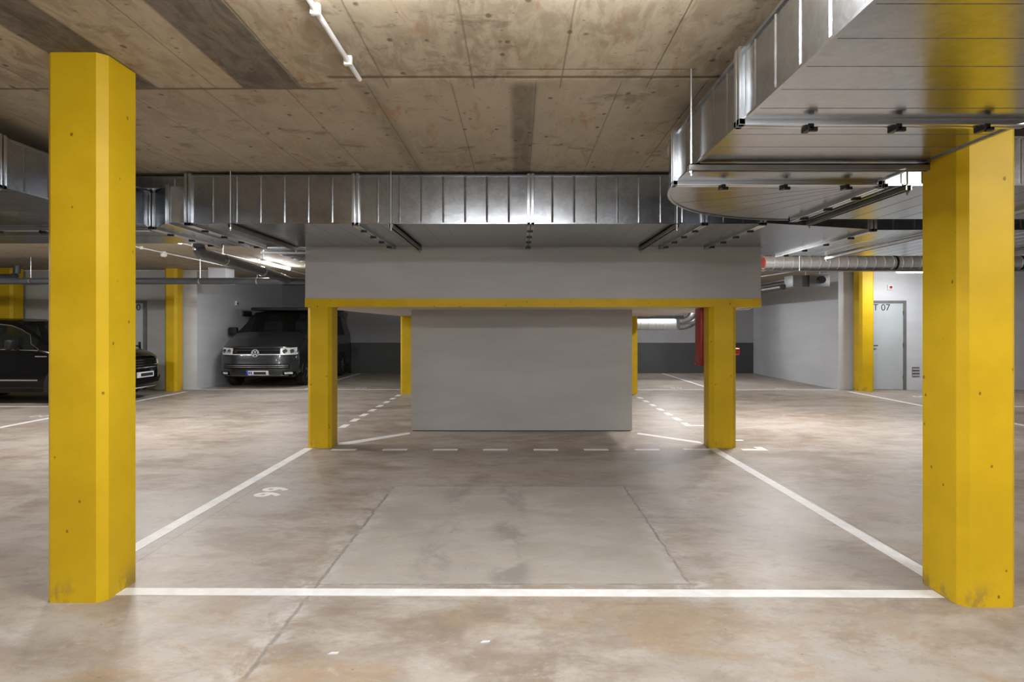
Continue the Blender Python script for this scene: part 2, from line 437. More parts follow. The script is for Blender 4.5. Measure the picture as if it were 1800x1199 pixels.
# ------------------------------------------------------------------ floor markings
LT = .002
def quad_line(bm, pts):
    prism(bm, pts, 0.0, LT)
def line(name, pts, label, cat='floor marking'):
    bm = bmesh.new(); quad_line(bm, pts); return tag(obj(name, bm, LINE), label, cat)
line('parking_line', [(-2.20, 3.33), (-.2, 3.318), (2.29, 3.295), (2.29, 3.395), (-.2, 3.42), (-2.20, 3.43)][:3]+[(2.29, 3.39), (-.2, 3.405), (-2.20, 3.42)], 'white line across the foreground between the two large yellow columns')
line('parking_line', [(-2.57, 3.55), (-2.47, 3.55), (-2.46, 7.385), (-2.56, 7.385)], 'white line from the left foreground column to the short column behind')
line('parking_line', [(2.36, 3.54), (2.46, 3.54), (2.39, 7.385), (2.29, 7.385)], 'white line from the right foreground column to the short column behind')
line('parking_line', [(-2.24, 7.60), (-2.20, 7.70), (-1.47, 8.53), (-1.50, 8.40)][0:1]+[(-2.10, 7.62), (-1.46, 8.37), (-1.50, 8.50), (-2.24, 7.72)], 'white slanting line left of the grey block from column to block corner')
line('parking_line', [(1.62, 8.36), (2.31, 7.66), (2.32, 7.80), (1.66, 8.47)], 'white slanting line right of the grey block from block corner to column')
line('parking_line', [(-7.5, 14.36), (7.5, 14.30), (7.5, 14.40), (-7.5, 14.46)], 'long white line across the front of the far bays')
line('parking_line', [(-7.56, 6.0), (-7.46, 6.0), (-7.46, 13.9), (-7.56, 13.9)], 'white line along the left aisle in front of the black car')
line('parking_line', [(7.46, 6.0), (7.56, 6.0), (7.56, 13.9), (7.46, 13.9)], 'white line along the right aisle leading to the grey door wall')
line('parking_line', [(-13, 11.25), (-7.58, 11.25), (-7.58, 11.35), (-13, 11.35)], 'white line on the near side of the black car')
line('parking_line', [(7.58, 11.25), (12.5, 11.25), (12.5, 11.35), (7.58, 11.35)], 'white line right of the aisle behind the right foreground column')
line('parking_line', [(4.55, 14.42), (4.64, 14.42), (4.64, 19.5), (4.55, 19.5)], 'white line between the far right bays running to the dark wall')
line('parking_line', [(-5.05, 14.48), (-4.96, 14.48), (-4.96, 19.5), (-5.05, 19.5)], 'white line beside the grey van running to the dark wall')
def dashed(label, dashes, loc):
    t = thing('dashed_line', label, 'floor marking', loc)
    for d in dashes:
        bm = bmesh.new(); quad_line(bm, d); obj('dash', bm, LINE, t)
fx = [-2.21] + [(u-910)/148.6 for u in (672, 761, 849, 938, 1027, 1117)]
dashed('row of short white dashes across the bay in front of the grey block',
       [((x, 7.25), (x+.29, 7.25), (x+.29, 7.34), (x, 7.34)) for x in fx] + [((1.97, 7.27), (2.30, 7.27), (2.30, 7.36), (1.97, 7.36))], (0, 7.3, 0))
dashed('line of short white dashes receding left of the grey block',
       [((-2.60, y-.15), (-2.50, y-.15), (-2.50, y+.15), (-2.60, y+.15)) for y in (9.05, 9.63, 10.2, 10.78, 11.37, 11.96, 12.54, 13.12)], (-2.55, 11, 0))
dashed('line of short white dashes receding right of the grey block',
       [((2.475, y-.15), (2.575, y-.15), (2.575, y+.15), (2.475, y+.15)) for y in (9.19, 9.75, 10.3, 10.88, 11.49, 12.1, 12.68)], (2.53, 11, 0))
t = thing('corner_marking', 'white angled corner mark on the floor at the right short column', 'floor marking', (2.8, 7.3, 0))
for d in ([(2.66, 7.24), (2.96, 7.24), (2.96, 7.34), (2.66, 7.34)], [(2.86, 7.34), (2.96, 7.34), (2.96, 7.46), (2.86, 7.46)],
          [(2.66, 7.86), (2.90, 7.86), (2.90, 7.95), (2.66, 7.95)], [(2.575, 9.05), (3.1, 9.05), (3.1, 9.13), (2.575, 9.13)]):
    bm = bmesh.new(); quad_line(bm, d); obj('stroke', bm, LINE, t)
t = thing('bay_number', 'white painted number 99 on the floor beside the left bay line', 'bay number', (-2.17, 5.43, 0))
text_mesh('digit', '9', .30, LINE, t, Matrix.Translation((-2.065, 5.26, .0015)) @ Matrix.Rotation(PI/2, 4, 'Z'), .0012, .012, .95)
text_mesh('digit', '9', .30, LINE, t, Matrix.Translation((-2.065, 5.435, .0015)) @ Matrix.Rotation(PI/2, 4, 'Z'), .0012, .012, .95)

for bx, by, lab in ((3.80, 14.72, 'white worn bay number behind the far line, seen right of the grey block'), (6.30, 14.66, 'white worn bay number on the floor behind the far line near the right wall'),
                    (-3.75, 14.72, 'white worn bay number on the floor behind the far line, right of the van'), (-7.81, 10.05, 'white worn bay number on the floor left of the aisle line by the black car'), (8.45, 12.9, 'white worn bay number on the floor in front of the grey door')):
    t = thing('bay_number', lab, 'bay number', (bx, by, 0))
    for k in (-1, 1):
        bm = bmesh.new(); cx, cy = bx+k*.075, by; o_ = [bm.verts.new((cx+math.cos(a)*.055, cy+math.sin(a)*.11, LT)) for a in [2*PI*i/16 for i in range(16)]]
        n_ = [bm.verts.new((cx+math.cos(a)*.025, cy+math.sin(a)*.07, LT)) for a in [2*PI*i/16 for i in range(16)]]
        for i in range(16): bm.faces.new((o_[i], o_[(i+1) % 16], n_[(i+1) % 16], n_[i]))
        obj('digit', bm, LINE, t)

# ------------------------------------------------------------------ ducts
def duct_part(parent, x0, x1, y0, y1, z0, z1, along, ridges, name='duct_section', up=False):
    """rectangular sheet duct with standing seams; ridges = positions along the run"""
    bm = bmesh.new(); box(bm, x0, x1, y0, y1, z0, z1)
    h = .004; r = .010
    for p in ridges:
        if along == 'x':
            prism(bm, [(p-r, y0), (p, y0-h), (p+r, y0), (p+r, y1), (p, y1+h), (p-r, y1)], z0-.0012, z1)
        else:
            prism(bm, [(x0, p-r), (x1, p-r), (x1+h, p), (x1, p+r), (x0, p+r), (x0-h, p)], z0-.0012, z1)
    # folded edges along the bottom corners
    if along == 'x':
        box(bm, x0, x1, y0-.008, y0+.010, z0-.008, z0+.004); box(bm, x0, x1, y0-.008, y0+.010, z1-.014, z1+.002)
    else:
        for xx in (x0, x1): box(bm, xx-.009, xx+.009, y0, y1, z0-.008, z0+.004); box(bm, xx-.009, xx+.009, y0, y1, z1-.012, z1+.002)
    return obj(name, bm, GALV, parent)
def flange(parent, along, p, a0, a1, z0, z1, clamps=3, side=1):
    """double frame round the duct at p; clamps hang under it"""
    bm = bmesh.new(); t = .024; e = .026
    for d in (-.019, .019):
        q0, q1 = p+d-.014, p+d+.014
        rects = [(a0-e, a0+t*.2, z0-e, z1+.012), (a1-t*.2, a1+e, z0-e, z1+.012), (a0-e, a1+e, z0-e, z0+.004)]
        for (u0, u1, v0, v1) in rects:
            if along == 'x': box(bm, q0, q1, u0, u1, v0, v1, .003)
            else: box(bm, u0, u1, q0, q1, v0, v1, .003)
    f = obj('flange', bm, GALVL, parent)
    for k in range(clamps):
        a = a0+(a1-a0)*(k+.75)/(clamps+.25)
        bm = bmesh.new()
        if along == 'x': box(bm, p-.030, p+.030, a-.013, a+.013, z0-.042, z0-.020, .003)
        else: box(bm, a-.014, a+.014, p-.034, p+.034, z0-.046, z0-.020, .003); box(bm, a-.004, a+.030, p-.034, p-.018, z0-.054, z0-.036)
        obj('clamp', bm, CLAMP, f)
    return f
def strut(parent, along, p, a0, a1, z0, top, rods=True):
    """channel rail across the duct's underside hung on threaded rods"""
    bm = bmesh.new(); g = .05
    for d in (-.020, .012):
        if along == 'x': box(bm, p+d, p+d+.008, a0-g, a1+g, z0-.046, z0-.009)
        else: box(bm, a0-g, a1+g, p+d, p+d+.008, z0-.046, z0-.009)
    if along == 'x': box(bm, p-.02, p+.02, a0-g, a1+g, z0-.016, z0-.009)
    else: box(bm, a0-g, a1+g, p-.02, p+.02, z0-.016, z0-.009)
    s = obj('strut_rail', bm, RAIL, parent)
    if rods:
        for a in (a0-.032, a1+.032):
            bm = bmesh.new(); q = (p, a) if along == 'x' else (a, p)
            tube(bm, [(q[0], q[1], z0-.075), (q[0], q[1], top)], .0055, 8)
            tube(bm, [(q[0], q[1], z0-.058), (q[0], q[1], z0-.047)], .012, 6)
            obj('threaded_rod', bm, ROD, parent)
def frange(a, b, s):
    o = []
    while a < b-1e-6: o.append(a); a += s
    return o

# wide duct on the right: runs in depth, turns right
Z0, Z1 = 2.375, 2.685
D = thing('ventilation_duct', 'wide galvanised duct in the right foreground that curves to the right', 'duct', (1.64, 3.4, Z0))
DX0, DX1 = 1.005, 2.275
duct_part(D, DX0, DX1, -.9, 1.55, Z0, Z1, 'y', frange(-.75, 1.5, .21))
duct_part(D, DX0, DX1, 1.55, 2.752, Z0, Z1, 'y', (1.765, 1.975, 2.185, 2.395, 2.60))
duct_part(D, DX0, DX1, 2.752, 3.89, Z0, Z1, 'y', (2.95, 3.155, 3.66))
flange(D, 'y', 1.55, DX0, DX1, Z0, Z1, 3); flange(D, 'y', 2.752, DX0, DX1, Z0, Z1, 3); flange(D, 'y', 3.905, DX0, DX1, Z0, Z1, 3)
strut(D, 'y', 3.445, DX0, DX1, Z0, CH); strut(D, 'y', .4, DX0, DX1, Z0, CH)
bm = bmesh.new(); CX, CY, RO, RI = 2.33, 3.93, 1.325, .055
N = 28; pts = [(CX+RO*math.cos(PI-PI/2*i/N), CY+RO*math.sin(PI-PI/2*i/N)) for i in range(N+1)]
inn = [(CX+RI*math.cos(PI/2+PI/2*i/5), CY+RI*math.sin(PI/2+PI/2*i/5)) for i in range(6)]
prism(bm, (pts+inn)[::-1], Z0, Z1)
# rim fold and fanned seams under the elbow
for i in range(N):
    a0, a1 = PI-PI/2*i/N, PI-PI/2*(i+1)/N
    for z in (Z0-.007, Z1-.010):
        prism(bm, [(CX+(RO+.009)*math.cos(a1), CY+(RO+.009)*math.sin(a1)), (CX+(RO+.009)*math.cos(a0), CY+(RO+.009)*math.sin(a0)),
                   (CX+(RO-.010)*math.cos(a0), CY+(RO-.010)*math.sin(a0)), (CX+(RO-.010)*math.cos(a1), CY+(RO-.010)*math.sin(a1))][::-1], z, z+.014)
for dg in (166, 151, 137, 123, 108):
    a = math.radians(dg); c, s = math.cos(a), math.sin(a); nx, ny = -s*.004, c*.004
    prism(bm, [(CX+RI*c+nx, CY+RI*s+ny), (CX+RI*c-nx, CY+RI*s-ny), (CX+RO*c-nx, CY+RO*s-ny), (CX+RO*c+nx, CY+RO*s+ny)][::-1], Z0-.0012, Z0+.002)
obj('duct_elbow', bm, GALV, D, angle=25)
BY0, BY1 = 3.975, 5.235
flange(D, 'x', 2.35, BY0, BY1, Z0, Z1, 3)
strut(D, 'x', 2.50, BY0, BY1, Z0, CH)
duct_part(D, 2.35, 3.9, BY0, BY1, Z0, Z1, 'x', (2.62, 2.83, 3.04, 3.25, 3.46, 3.67)); flange(D, 'x', 3.9, BY0, BY1, Z0, Z1, 3)
duct_part(D, 3.9, 7.5, BY0, BY1, Z0, Z1, 'x', frange(4.1, 7.4, .21)); strut(D, 'x', 5.3, BY0, BY1, Z0, CH); flange(D, 'x', 7.5, BY0, BY1, Z0, Z1, 0)

# cross duct in front of the ramp wall
Z0, Z1 = 2.42, 2.865
C = thing('ventilation_duct', 'long galvanised duct across the hall under the ceiling before the ramp wall', 'duct', (0, 6.5, Z0))
CY0, CY1 = 5.70, 7.375
fl = [-3.05, -1.50, .12, 1.73, 2.27]
for a, b in zip(fl, fl[1:]):
    n = max(1, round((b-a)/.21)); duct_part(C, a, b, CY0, CY1, Z0, Z1, 'x', [a+(b-a)*k/n for k in range(1, n)])
for p in fl: flange(C, 'x', p, CY0, CY1, Z0, Z1, 4 if p < 2 else 4)
for p in (-2.65, -1.17, 1.47): strut(C, 'x', p, CY0, CY1-.06, Z0, CH)
bm = bmesh.new(); prism(bm, [(2.29, CY0), (3.48, 6.06), (3.48, 8.28), (2.97, 8.0), (2.95, 7.375), (2.29, 7.375)], Z0, Z1)
obj('duct_transition', bm, GALV, C)
flange(C, 'x', 3.5, 6.06, 8.28, Z0, Z1, 4)
duct_part(C, 3.5, 7.6, 6.06, 8.28, Z0, Z1, 'x', frange(3.7, 7.5, .21)); strut(C, 'x', 4.18, 6.06, 8.28, Z0, CH); strut(C, 'x', 6.2, 6.06, 8.28, Z0, CH)
# left end: thin upper run and lower branch
duct_part(C, -7.2, -3.06, 5.76, 7.3, 2.765, 2.865, 'x', frange(-7.0, -3.1, .42), 'upper_duct')
bm = bmesh.new(); prism(bm, [(-3.50, 5.93), (-3.20, 5.66), (-3.07, 5.70), (-3.07, 7.375), (-3.50, 7.25)], Z0, 2.755)
obj('duct_transition', bm, GALV, C)
bm = bmesh.new()
for (a, b, y) in ((-3.235, -3.195, 5.655), ):
    box(bm, a, b, y-.02, y+.01, Z0-.02, 2.765, .004)
box(bm, -3.225, -3.195, 5.67, 7.33, Z0-.02, Z0+.0)
obj('flange', bm, GALVL, C)
flange(C, 'x', -3.52, 5.93, 7.25, Z0, 2.755, 3)

# left duct running in depth, meeting the branch
L = thing('ventilation_duct', 'wide galvanised duct at the left picture edge behind the left foreground column', 'duct', (-4.4, 5, Z0))
LX0, LX1, LT1 = -5.40, -3.535, 2.757
duct_part(L, LX0, LX1, .3, 4.17, Z0, LT1, 'y', frange(.5, 4.1, .235)); flange(L, 'y', 4.19, LX0, LX1, Z0, LT1, 3)
duct_part(L, LX0, LX1, 4.19, 5.93, Z0, LT1, 'y', [4.40, 4.63, 4.87, 5.11, 5.35, 5.59, 5.80])
f = flange(L, 'y', 6.02, LX0, LX1-.05, Z0, LT1, 4)
duct_part(L, -8.4, LX1-.01, 5.93, 7.08, Z0, LT1, 'x', [-8.1, -7.5, -6.9, -6.3, -5.7])
bm = bmesh.new(); box(bm, -8.4, LX1-.01, 6.49, 6.50, Z0-.006, Z0); obj('seam', bm, GALVL, L)
strut(L, 'y', 3.2, LX0, LX1, Z0, CH); strut(L, 'x', -6.6, 5.93, 7.08, Z0, CH)
bm = bmesh.new(); tube(bm, [(-3.50, 5.60, 2.42), (-3.50, 5.60, CH)], .0055, 8); obj('threaded_rod', bm, ROD, C)
# duct behind the cross duct, left of the ramp
B = thing('ventilation_duct', 'ribbed duct left of the ramp wall above the grey van', 'duct', (-3.5, 10.2, 2.6))
bm = bmesh.new(); box(bm, -3.75, RX0-.01, 8.9, 11.4, 2.60, 2.78)
for y in frange(9.1, 11.3, .3): box(bm, -3.755, RX0-.012, y-.008, y+.008, 2.592, 2.60)
obj('duct_section', bm, GALV, B)
bm = bmesh.new()
box(bm, -3.85, RX0-.02, 9.2, 9.24, 2.555, 2.592); obj('strut_rail', bm, RAIL, B)
bm = bmesh.new(); box(bm, -3.85, RX0-.02, 11.1, 11.14, 2.555, 2.592); obj('strut_rail', bm, RAIL, B)
for y in (9.22, 11.12):
    bm = bmesh.new(); tube(bm, [(-3.81, y, 2.54), (-3.81, y, CF)], .006, 8); obj('threaded_rod', bm, ROD, B)

# ------------------------------------------------------------------ round ducts
def spiral(parent, pts, r, pitch=.17, name='spiral_tube', mat=None):
    bm = bmesh.new(); tube(bm, pts, r, 28)
    for a, b in zip(pts, pts[1:]):
        a, b = Vector(a), Vector(b); n = int((b-a).length/pitch); d = (b-a).normalized()
        for k in range(1, n):
            c = a+d*pitch*k; sk = d*.02
            tube(bm, [c-d*.006, c-d*.003, c+d*.003, c+d*.006], [r+.0005, r+.010, r+.010, r+.0005], 28, False)
    return obj(name, bm, mat or SPIR, parent, angle=50)
S = thing('spiral_duct', 'round spiral steel duct right of the ramp wall with a red open end', 'duct', (6, 11.5, 2.66))
spiral(S, [(4.60, 11.5, 2.665), (10.6, 11.5, 2.665)], .125)
bm = bmesh.new(); tube(bm, [(4.585, 11.5, 2.665), (4.604, 11.5, 2.665)], .10, 24); obj('end_cap', bm, DARKRED, S)['label'] = 'red end of the duct'
for x in (7.05, 9.4):
    bm = bmesh.new(); tube(bm, [(x-.02, 11.5, 2.665), (x+.02, 11.5, 2.665)], .133, 28); obj('pipe_clamp', bm, BLACK, S)
part('hanger_rail', RAIL, S, (4.6, 10.6, 11.40, 11.60, 2.505, 2.53))
for x in (5.2, 8.6):
    bm = bmesh.new(); tube(bm, [(x, 11.34, 2.50), (x, 11.34, CF)], .006, 8); tube(bm, [(x, 11.34, 2.515), (x, 11.45, 2.515)], .006, 8); obj('threaded_rod', bm, ROD, S)
S = thing('spiral_duct', 'low round spiral duct behind the block with an upturned right end', 'duct', (4.2, 17, 1.6))
spiral(S, [(1.7, 17.0, 1.55), (4.35, 17.0, 1.55)], .165, .21)
bm = bmesh.new(); tube(bm, bend((4.3, 17, 1.55), (4.95, 17, 1.55), (4.95, 17.3, 2.3), .5, 10)+[(4.95, 17.25, 2.2), (4.95, 17.3, CF)], .165, 24); obj('duct_elbow', bm, GALV, S, angle=60)
bm = bmesh.new(); tube(bm, [(2.62, 17, 1.55), (2.65, 17, 1.55)], .173, 24); tube(bm, [(2.635, 17, 1.4), (2.635, 17, 1.45)], .008, 8); obj('pipe_clamp', bm, BLACK, S)
for x in (2.635, 4.0):
    bm = bmesh.new(); tube(bm, [(x, 17.0, 1.77), (x, 17.0, CF)], .006, 8); obj('threaded_rod', bm, ROD, S)
t = thing('cable_tray', 'dark flat tray above the low round duct behind the grey block', 'cable tray', (3, 16.6, 1.78))
bm = bmesh.new(); box(bm, 1.75, 4.45, 16.45, 16.65, 1.685, 1.775); obj('tray', bm, CLAMP, t)
for x in (1.9, 4.2):
    bm = bmesh.new(); tube(bm, [(x, 16.43, 1.73), (x, 16.46, 1.73)], .02, 10); obj('bolt', bm, CHROME, t)
    bm = bmesh.new(); tube(bm, [(x, 16.55, 1.77), (x, 16.55, CF)], .006, 8); obj('threaded_rod', bm, ROD, t)
# twin pipes and fan box along the right wall
t = thing('fan_box', 'grey metal fan box with a round black outlet near the right wall', 'ventilation fan', (6.8, 14.0, 2.5))
FX, FY = 7.0, 13.9
part('casing', GALVD, t, (6.60, 7.05, FY-.02, FY+.55, 2.375, 2.655), bev=.006)
part('duct_section', GALVD, t, (6.25, 6.59, FY+.05, FY+.5, 2.38, 2.64), bev=.004)
bm = bmesh.new(); tube(bm, [(6.84, FY-.10, 2.53), (6.84, FY+.0, 2.53)], [.085, .085], 24, False); obj('outlet', bm, RAIL, t)
bm = bmesh.new(); tube(bm, [(6.84, FY-.098, 2.53), (6.84, FY-.03, 2.53)], .080, 24); obj('outlet_opening', bm, BLACK, t)['label'] = 'black round opening'
bm = bmesh.new(); tube(bm, [(6.65, FY+.3, 2.64), (6.65, FY+.3, CF)], .008, 8); tube(bm, [(6.98, FY+.3, 2.64), (6.98, FY+.3, CF)], .008, 8); obj('hanger', bm, ROD, t)
for k, (px, pz, rr) in enumerate(((6.42, 2.48, .10), (6.22, 2.40, .075))):
    bm = bmesh.new(); tube(bm, [(px, FY+.45 if k == 0 else FY+.5, pz), (px+.05, 19.5, pz)], rr, 20)
    for yy in (15.4, 17.4): tube(bm, [(px+.015, yy, pz), (px+.016, yy+.05, pz)], rr+.008, 20)
    obj('ventilation_pipe', bm, GALVD, t)
t = thing('junction_box', 'small white box on the ceiling just left of the fan box', 'junction box', (6.5, 13.6, 2.7))
part('casing', WPVC, t, (6.38, 6.50, 13.6, 13.72, 2.70, CF), bev=.005)
bm = bmesh.new(); tube(bm, [(6.44, 13.73, 2.75), (6.3, 15.8, 2.77), (5.0, 19.5, 2.77)], .016, 8); tag(obj('conduit', bm, WPVC), 'white conduit running back from the small white box by the fan', 'conduit')

# ------------------------------------------------------------------ drain pipes
P = thing('drain_pipe', 'long dark grey plastic pipe crossing the left hall below the ceiling', 'pipe', (-7, 11.8, 2.35))
bm = bmesh.new(); tube(bm, [(-13.9, 11.8, 2.345), (-2.57, 11.8, 2.345)], .062, 20); obj('pipe', bm, PVC, P)
for x in (-11.1, -9.35, -6.1, -5.0, -3.55):
    bm = bmesh.new(); tube(bm, [(x-.012, 11.8, 2.345), (x+.012, 11.8, 2.345)], .068, 20)
    tube(bm, [(x, 11.8, 2.41), (x, 11.8, CF)], .005, 8); obj('pipe_clamp', bm, ROD, P)
for x in (-4.55, -3.75, -3.3):
    bm = bmesh.new(); tube(bm, [(x-.05, 11.8, 2.345), (x+.05, 11.8, 2.345)], .071, 20); obj('socket', bm, PVC, P)
P = thing('drain_pipe', 'dark pipe sloping back from the cross duct into the long grey pipe', 'pipe', (-4.3, 9.5, 2.45))
bm = bmesh.new(); tube(bm, [(-3.9, 7.5, 2.89), (-3.9, 7.5, 2.6)]+bend((-3.9, 7.5, 2.6), (-3.9, 7.5, 2.37), (-4.28, 11.2, 2.365), .14)+[(-4.26, 10.9, 2.365)]+bend((-4.28, 11.0, 2.365), (-4.34, 11.7, 2.36), (-4.6, 11.8, 2.35), .2)[3:], .072, 20); obj('pipe', bm, PVC, P)
for y in (8.3, 10.0):
    f = (y-7.2)/4.0; x = -3.86-.42*f
    bm = bmesh.new(); tube(bm, [(x, y-.02, 2.368), (x, y+.02, 2.368)], .080, 20); tube(bm, [(x, y, 2.44), (x, y, CH if y < STEP else CF)], .005, 8); obj('pipe_clamp', bm, ROD, P)
P = thing('drain_pipe', 'dark grey elbow pipe coming down above the column at the left edge', 'pipe', (-11.6, 13.6, 2.6))
bm = bmesh.new(); tube(bm, [(-13.9, 13.4, 2.55)]+bend((-13, 13.4, 2.55), (-10.92, 13.4, 2.55), (-10.92, 13.4, 3), .16)+[(-10.92, 13.4, CF)], .07, 18); obj('pipe', bm, PVC, P)
for x in (-11.4,):
    bm = bmesh.new(); tube(bm, [(x-.02, 13.4, 2.55), (x+.02, 13.4, 2.55)], .078, 18); tube(bm, [(x, 13.4, 2.6), (x, 13.4, CF)], .006, 8); obj('pipe_clamp', bm, ROD, P)

# ------------------------------------------------------------------ conduits
def conduit(label, pts, r=.012, clips=()):
    t = thing('conduit', label, 'conduit', pts[0])
    bm = bmesh.new(); tube(bm, pts, r, 10); obj('tube', bm, WPVC, t)
    for c in clips:
        bm = bmesh.new(); box(bm, c[0]-.022, c[0]+.022, c[1]-.014, c[1]+.014, c[2]-.022, c[3], .004); obj('clip', bm, WPVC, t)
conduit('white conduit on the concrete ceiling near the top of the picture', [(-.905, 2.20, 2.872), (-.905, 3.52, 2.872)], .013, [(-.905, 3.28, 2.872, CH), (-.905, 2.75, 2.872, CH)])
conduit('white conduit running back along the slab above the left aisle', [(-6.25, 8.7, 2.775), (-6.25, 14.2, 2.775)], .013, [(-6.25, 10.2, 2.775, CF), (-6.25, 12.6, 2.775, CF)])
conduit('second thin conduit on the slab feeding the lit tube light', [(-5.30, 8.7, 2.785), (-5.30, 15.4, 2.785)], .012, [(-5.30, 11.0, 2.785, CF)])
conduit('thin white conduit along the top of the left back wall', [(-13.9, 14.28, 2.775), (-6.6, 14.28, 2.775)], .013)
conduit('short bent white conduit under the right end of the yellow band', [(2.66, 7.60, 1.60)]+bend((2.66, 7.6, 1.6), (2.66, 7.6, 1.672), (2.86, 7.6, 1.672), .05, 5)+[(2.86, 7.6, 1.68), (2.90, 7.6, 1.70)], .009)
t = thing('ceiling_detector', 'small round white detector under the slab of the left aisle', 'detector', (-6.25, 10.85, 2.7))
bm = bmesh.new(); tube(bm, [(-6.25, 10.85, 2.76), (-6.25, 10.85, 2.72), (-6.25, 10.85, 2.70)], [.05, .055, .035], 16); obj('housing', bm, LAMPW, t)
bm = bmesh.new(); tube(bm, [(-6.25, 10.85, 2.795), (-6.25, 10.85, 2.76)], .035, 12); obj('base', bm, LAMPW, t)
t = thing('junction_box', 'pale grey box hanging from the slab above the wall left of the van', 'junction box', (-6.7, 13.8, 2.6))
part('casing', WALLC, t, (-6.93, -6.50, 13.75, 14.1, 2.43, CF), bev=.006); part('cover', WALLC, t, (-6.90, -6.53, 13.735, 13.75, 2.46, CF-.03))

# ------------------------------------------------------------------ lamps
for i, (lx, ly, lz, ax, ln, wt, lc, lab) in enumerate(LAMPS):
    ceil = CH if ly < STEP else CF
    t = thing('tube_light', lab, 'lamp', (lx, ly, lz))
    h = ln/2; bm = bmesh.new(); hz = lz+.025
    if ax == 'y': box(bm, lx-.035, lx+.035, ly-h, ly+h, hz, hz+.045, .008)
    else: box(bm, lx-h, lx+h, ly-.035, ly+.035, hz, hz+.045, .008)
    obj('housing', bm, LAMPW, t)
    bm = bmesh.new()
    if ax == 'y': tube(bm, [(lx, ly-h+.03, lz), (lx, ly+h-.03, lz)], .021, 14)
    else: tube(bm, [(lx-h+.03, ly, lz), (lx+h-.03, ly, lz)], .021, 14)
    obj('light_tube', bm, TUBE, t)
    for s in (-.7, .7):
        bm = bmesh.new(); q = (lx, ly+s*h) if ax == 'y' else (lx+s*h, ly)
        tube(bm, [(q[0], q[1], hz+.04), (q[0], q[1], ceil)], .006, 8); obj('hanger', bm, ROD, t)
    ld = bpy.data.lights.new('lamp_glow', 'AREA'); ld.shape = 'RECTANGLE'
    ld.size = .06; ld.size_y = ln-.08; ld.energy = wt; ld.color = lc; ld.spread = PI
    lo = bpy.data.objects.new('lamp_glow', ld); COL.objects.link(lo); lo.parent = t
    lo.location = (0, 0, -.026); lo.rotation_euler = (0, 0, 0 if ax == 'y' else PI/2)
    ld2 = bpy.data.lights.new('lamp_glow_up', 'POINT'); ld2.energy = wt*.50; ld2.color = lc; ld2.shadow_soft_size = .03
    for s in (-.35, .35):
        lo = bpy.data.objects.new('lamp_side_glow', ld2); COL.objects.link(lo); lo.parent = t
        lo.location = (0, s*ln, -.055) if ax == 'y' else (s*ln, 0, -.055)

# ------------------------------------------------------------------ doors
def door(name, x0, x1, y, top, text, tx, handle_x, sgn):
    d = boxobj(name, DOOR, (x0, x1, y-.03, y-.001, .01, top)); d['kind'] = 'structure'
    part('door_frame', FRAME, d, (x0-.07, x0, y-.045, y-.001, 0, top+.06), (x1, x1+.07, y-.045, y-.001, 0, top+.06), (x0, x1, y-.045, y-.001, top, top+.06))
    part('threshold', RAIL, d, (x0, x1, y-.04, y-.002, 0, .012))
    h = part('door_handle', BLACK, d, (handle_x-.03, handle_x+.03, y-.042, y-.03, .86, 1.12), bev=.008)
    bm = bmesh.new(); tube(bm, [(handle_x, y-.04, 1.03), (handle_x, y-.09, 1.03), (handle_x+.02*sgn, y-.09, 1.03), (handle_x+.13*sgn, y-.09, 1.035)], .013, 10); obj('lever', bm, BLACK, h)
    part('hinge', RAIL, d, *[((x1 if sgn > 0 else x0)-.01, (x1 if sgn > 0 else x0)+.01, y-.055, y-.03, z, z+.09) for z in (.25, 1.0, 1.75)])
    text_mesh('lettering', text, .215, INK, d, Matrix.Translation((tx, y-.032, top-.17)) @ Matrix.Rotation(PI/2, 4, 'X'), .001)
    return d
door('door_1', 8.10, 8.975, 14.34, 2.02, 'T 07', 8.27, 8.22, 1)
door('door_2', -9.55, -8.72, 14.34, 2.02, '0', -8.885, -8.80, -1)
t = thing('ventilation_grille', 'small dark louvred grille low on the wall right of the grey door', 'grille', (9.33, 14.33, .4))
part('frame', FRAME, t, (9.20, 9.37, 14.325, 14.339, .31, .53))
for z in (.33, .40, .47): part('louvre', WALLC, t, (9.205, 9.365, 14.312, 14.326, z, z+.022))
t = thing('alarm_button', 'small red alarm button on a white plate above the grey door', 'alarm', (8.68, 14.33, 2.4))
part('back_plate', LAMPW, t, (8.62, 8.74, 14.30, 14.339, 2.33, 2.45), bev=.006); part('button', RED, t, (8.655, 8.715, 14.285, 14.30, 2.36, 2.42), bev=.006, label='red push button')
t = thing('wall_sensor', 'tiny pale sensor high on the dark wall above the van', 'sensor', (-7.48, 16.4, 2.5))
part('housing', LAMPW, t, (-7.50, -7.45, 16.3, 16.40, 2.04, 2.16), bev=.006); part('eye', BLACK, t, (-7.452, -7.445, 16.32, 16.38, 2.07, 2.11))
t = thing('wall_sign', 'small dark framed plate on the left wall behind the van roof', 'sign', (-7.48, 17, 1.9))
part('frame', FRAME, t, (-7.50, -7.48, 16.7, 17.3, 1.76, 1.92)); part('panel', RAIL, t, (-7.482, -7.475, 16.74, 17.26, 1.78, 1.90))

# red hose cabinet on the back of the right short column
t = thing('fire_hose_cabinet', 'red fire hose cabinet partly hidden behind the right short column', 'fire cabinet', (2.55, 7.8, 1.0))
part('casing', RED, t, (2.295, 2.68, 7.70, 7.95, .985, 1.695), bev=.006)
part('door', RED, t, (2.31, 2.665, 7.95, 7.965, 1.0, 1.68), bev=.004)
part('sill', RED, t, (2.285, 2.69, 7.69, 7.97, .965, .985))
bm = bmesh.new(); tube(bm, [(2.66, 7.85, 1.145), (2.825, 7.85, 1.145)], .045, 16); obj('valve_cap', bm, RED, t)

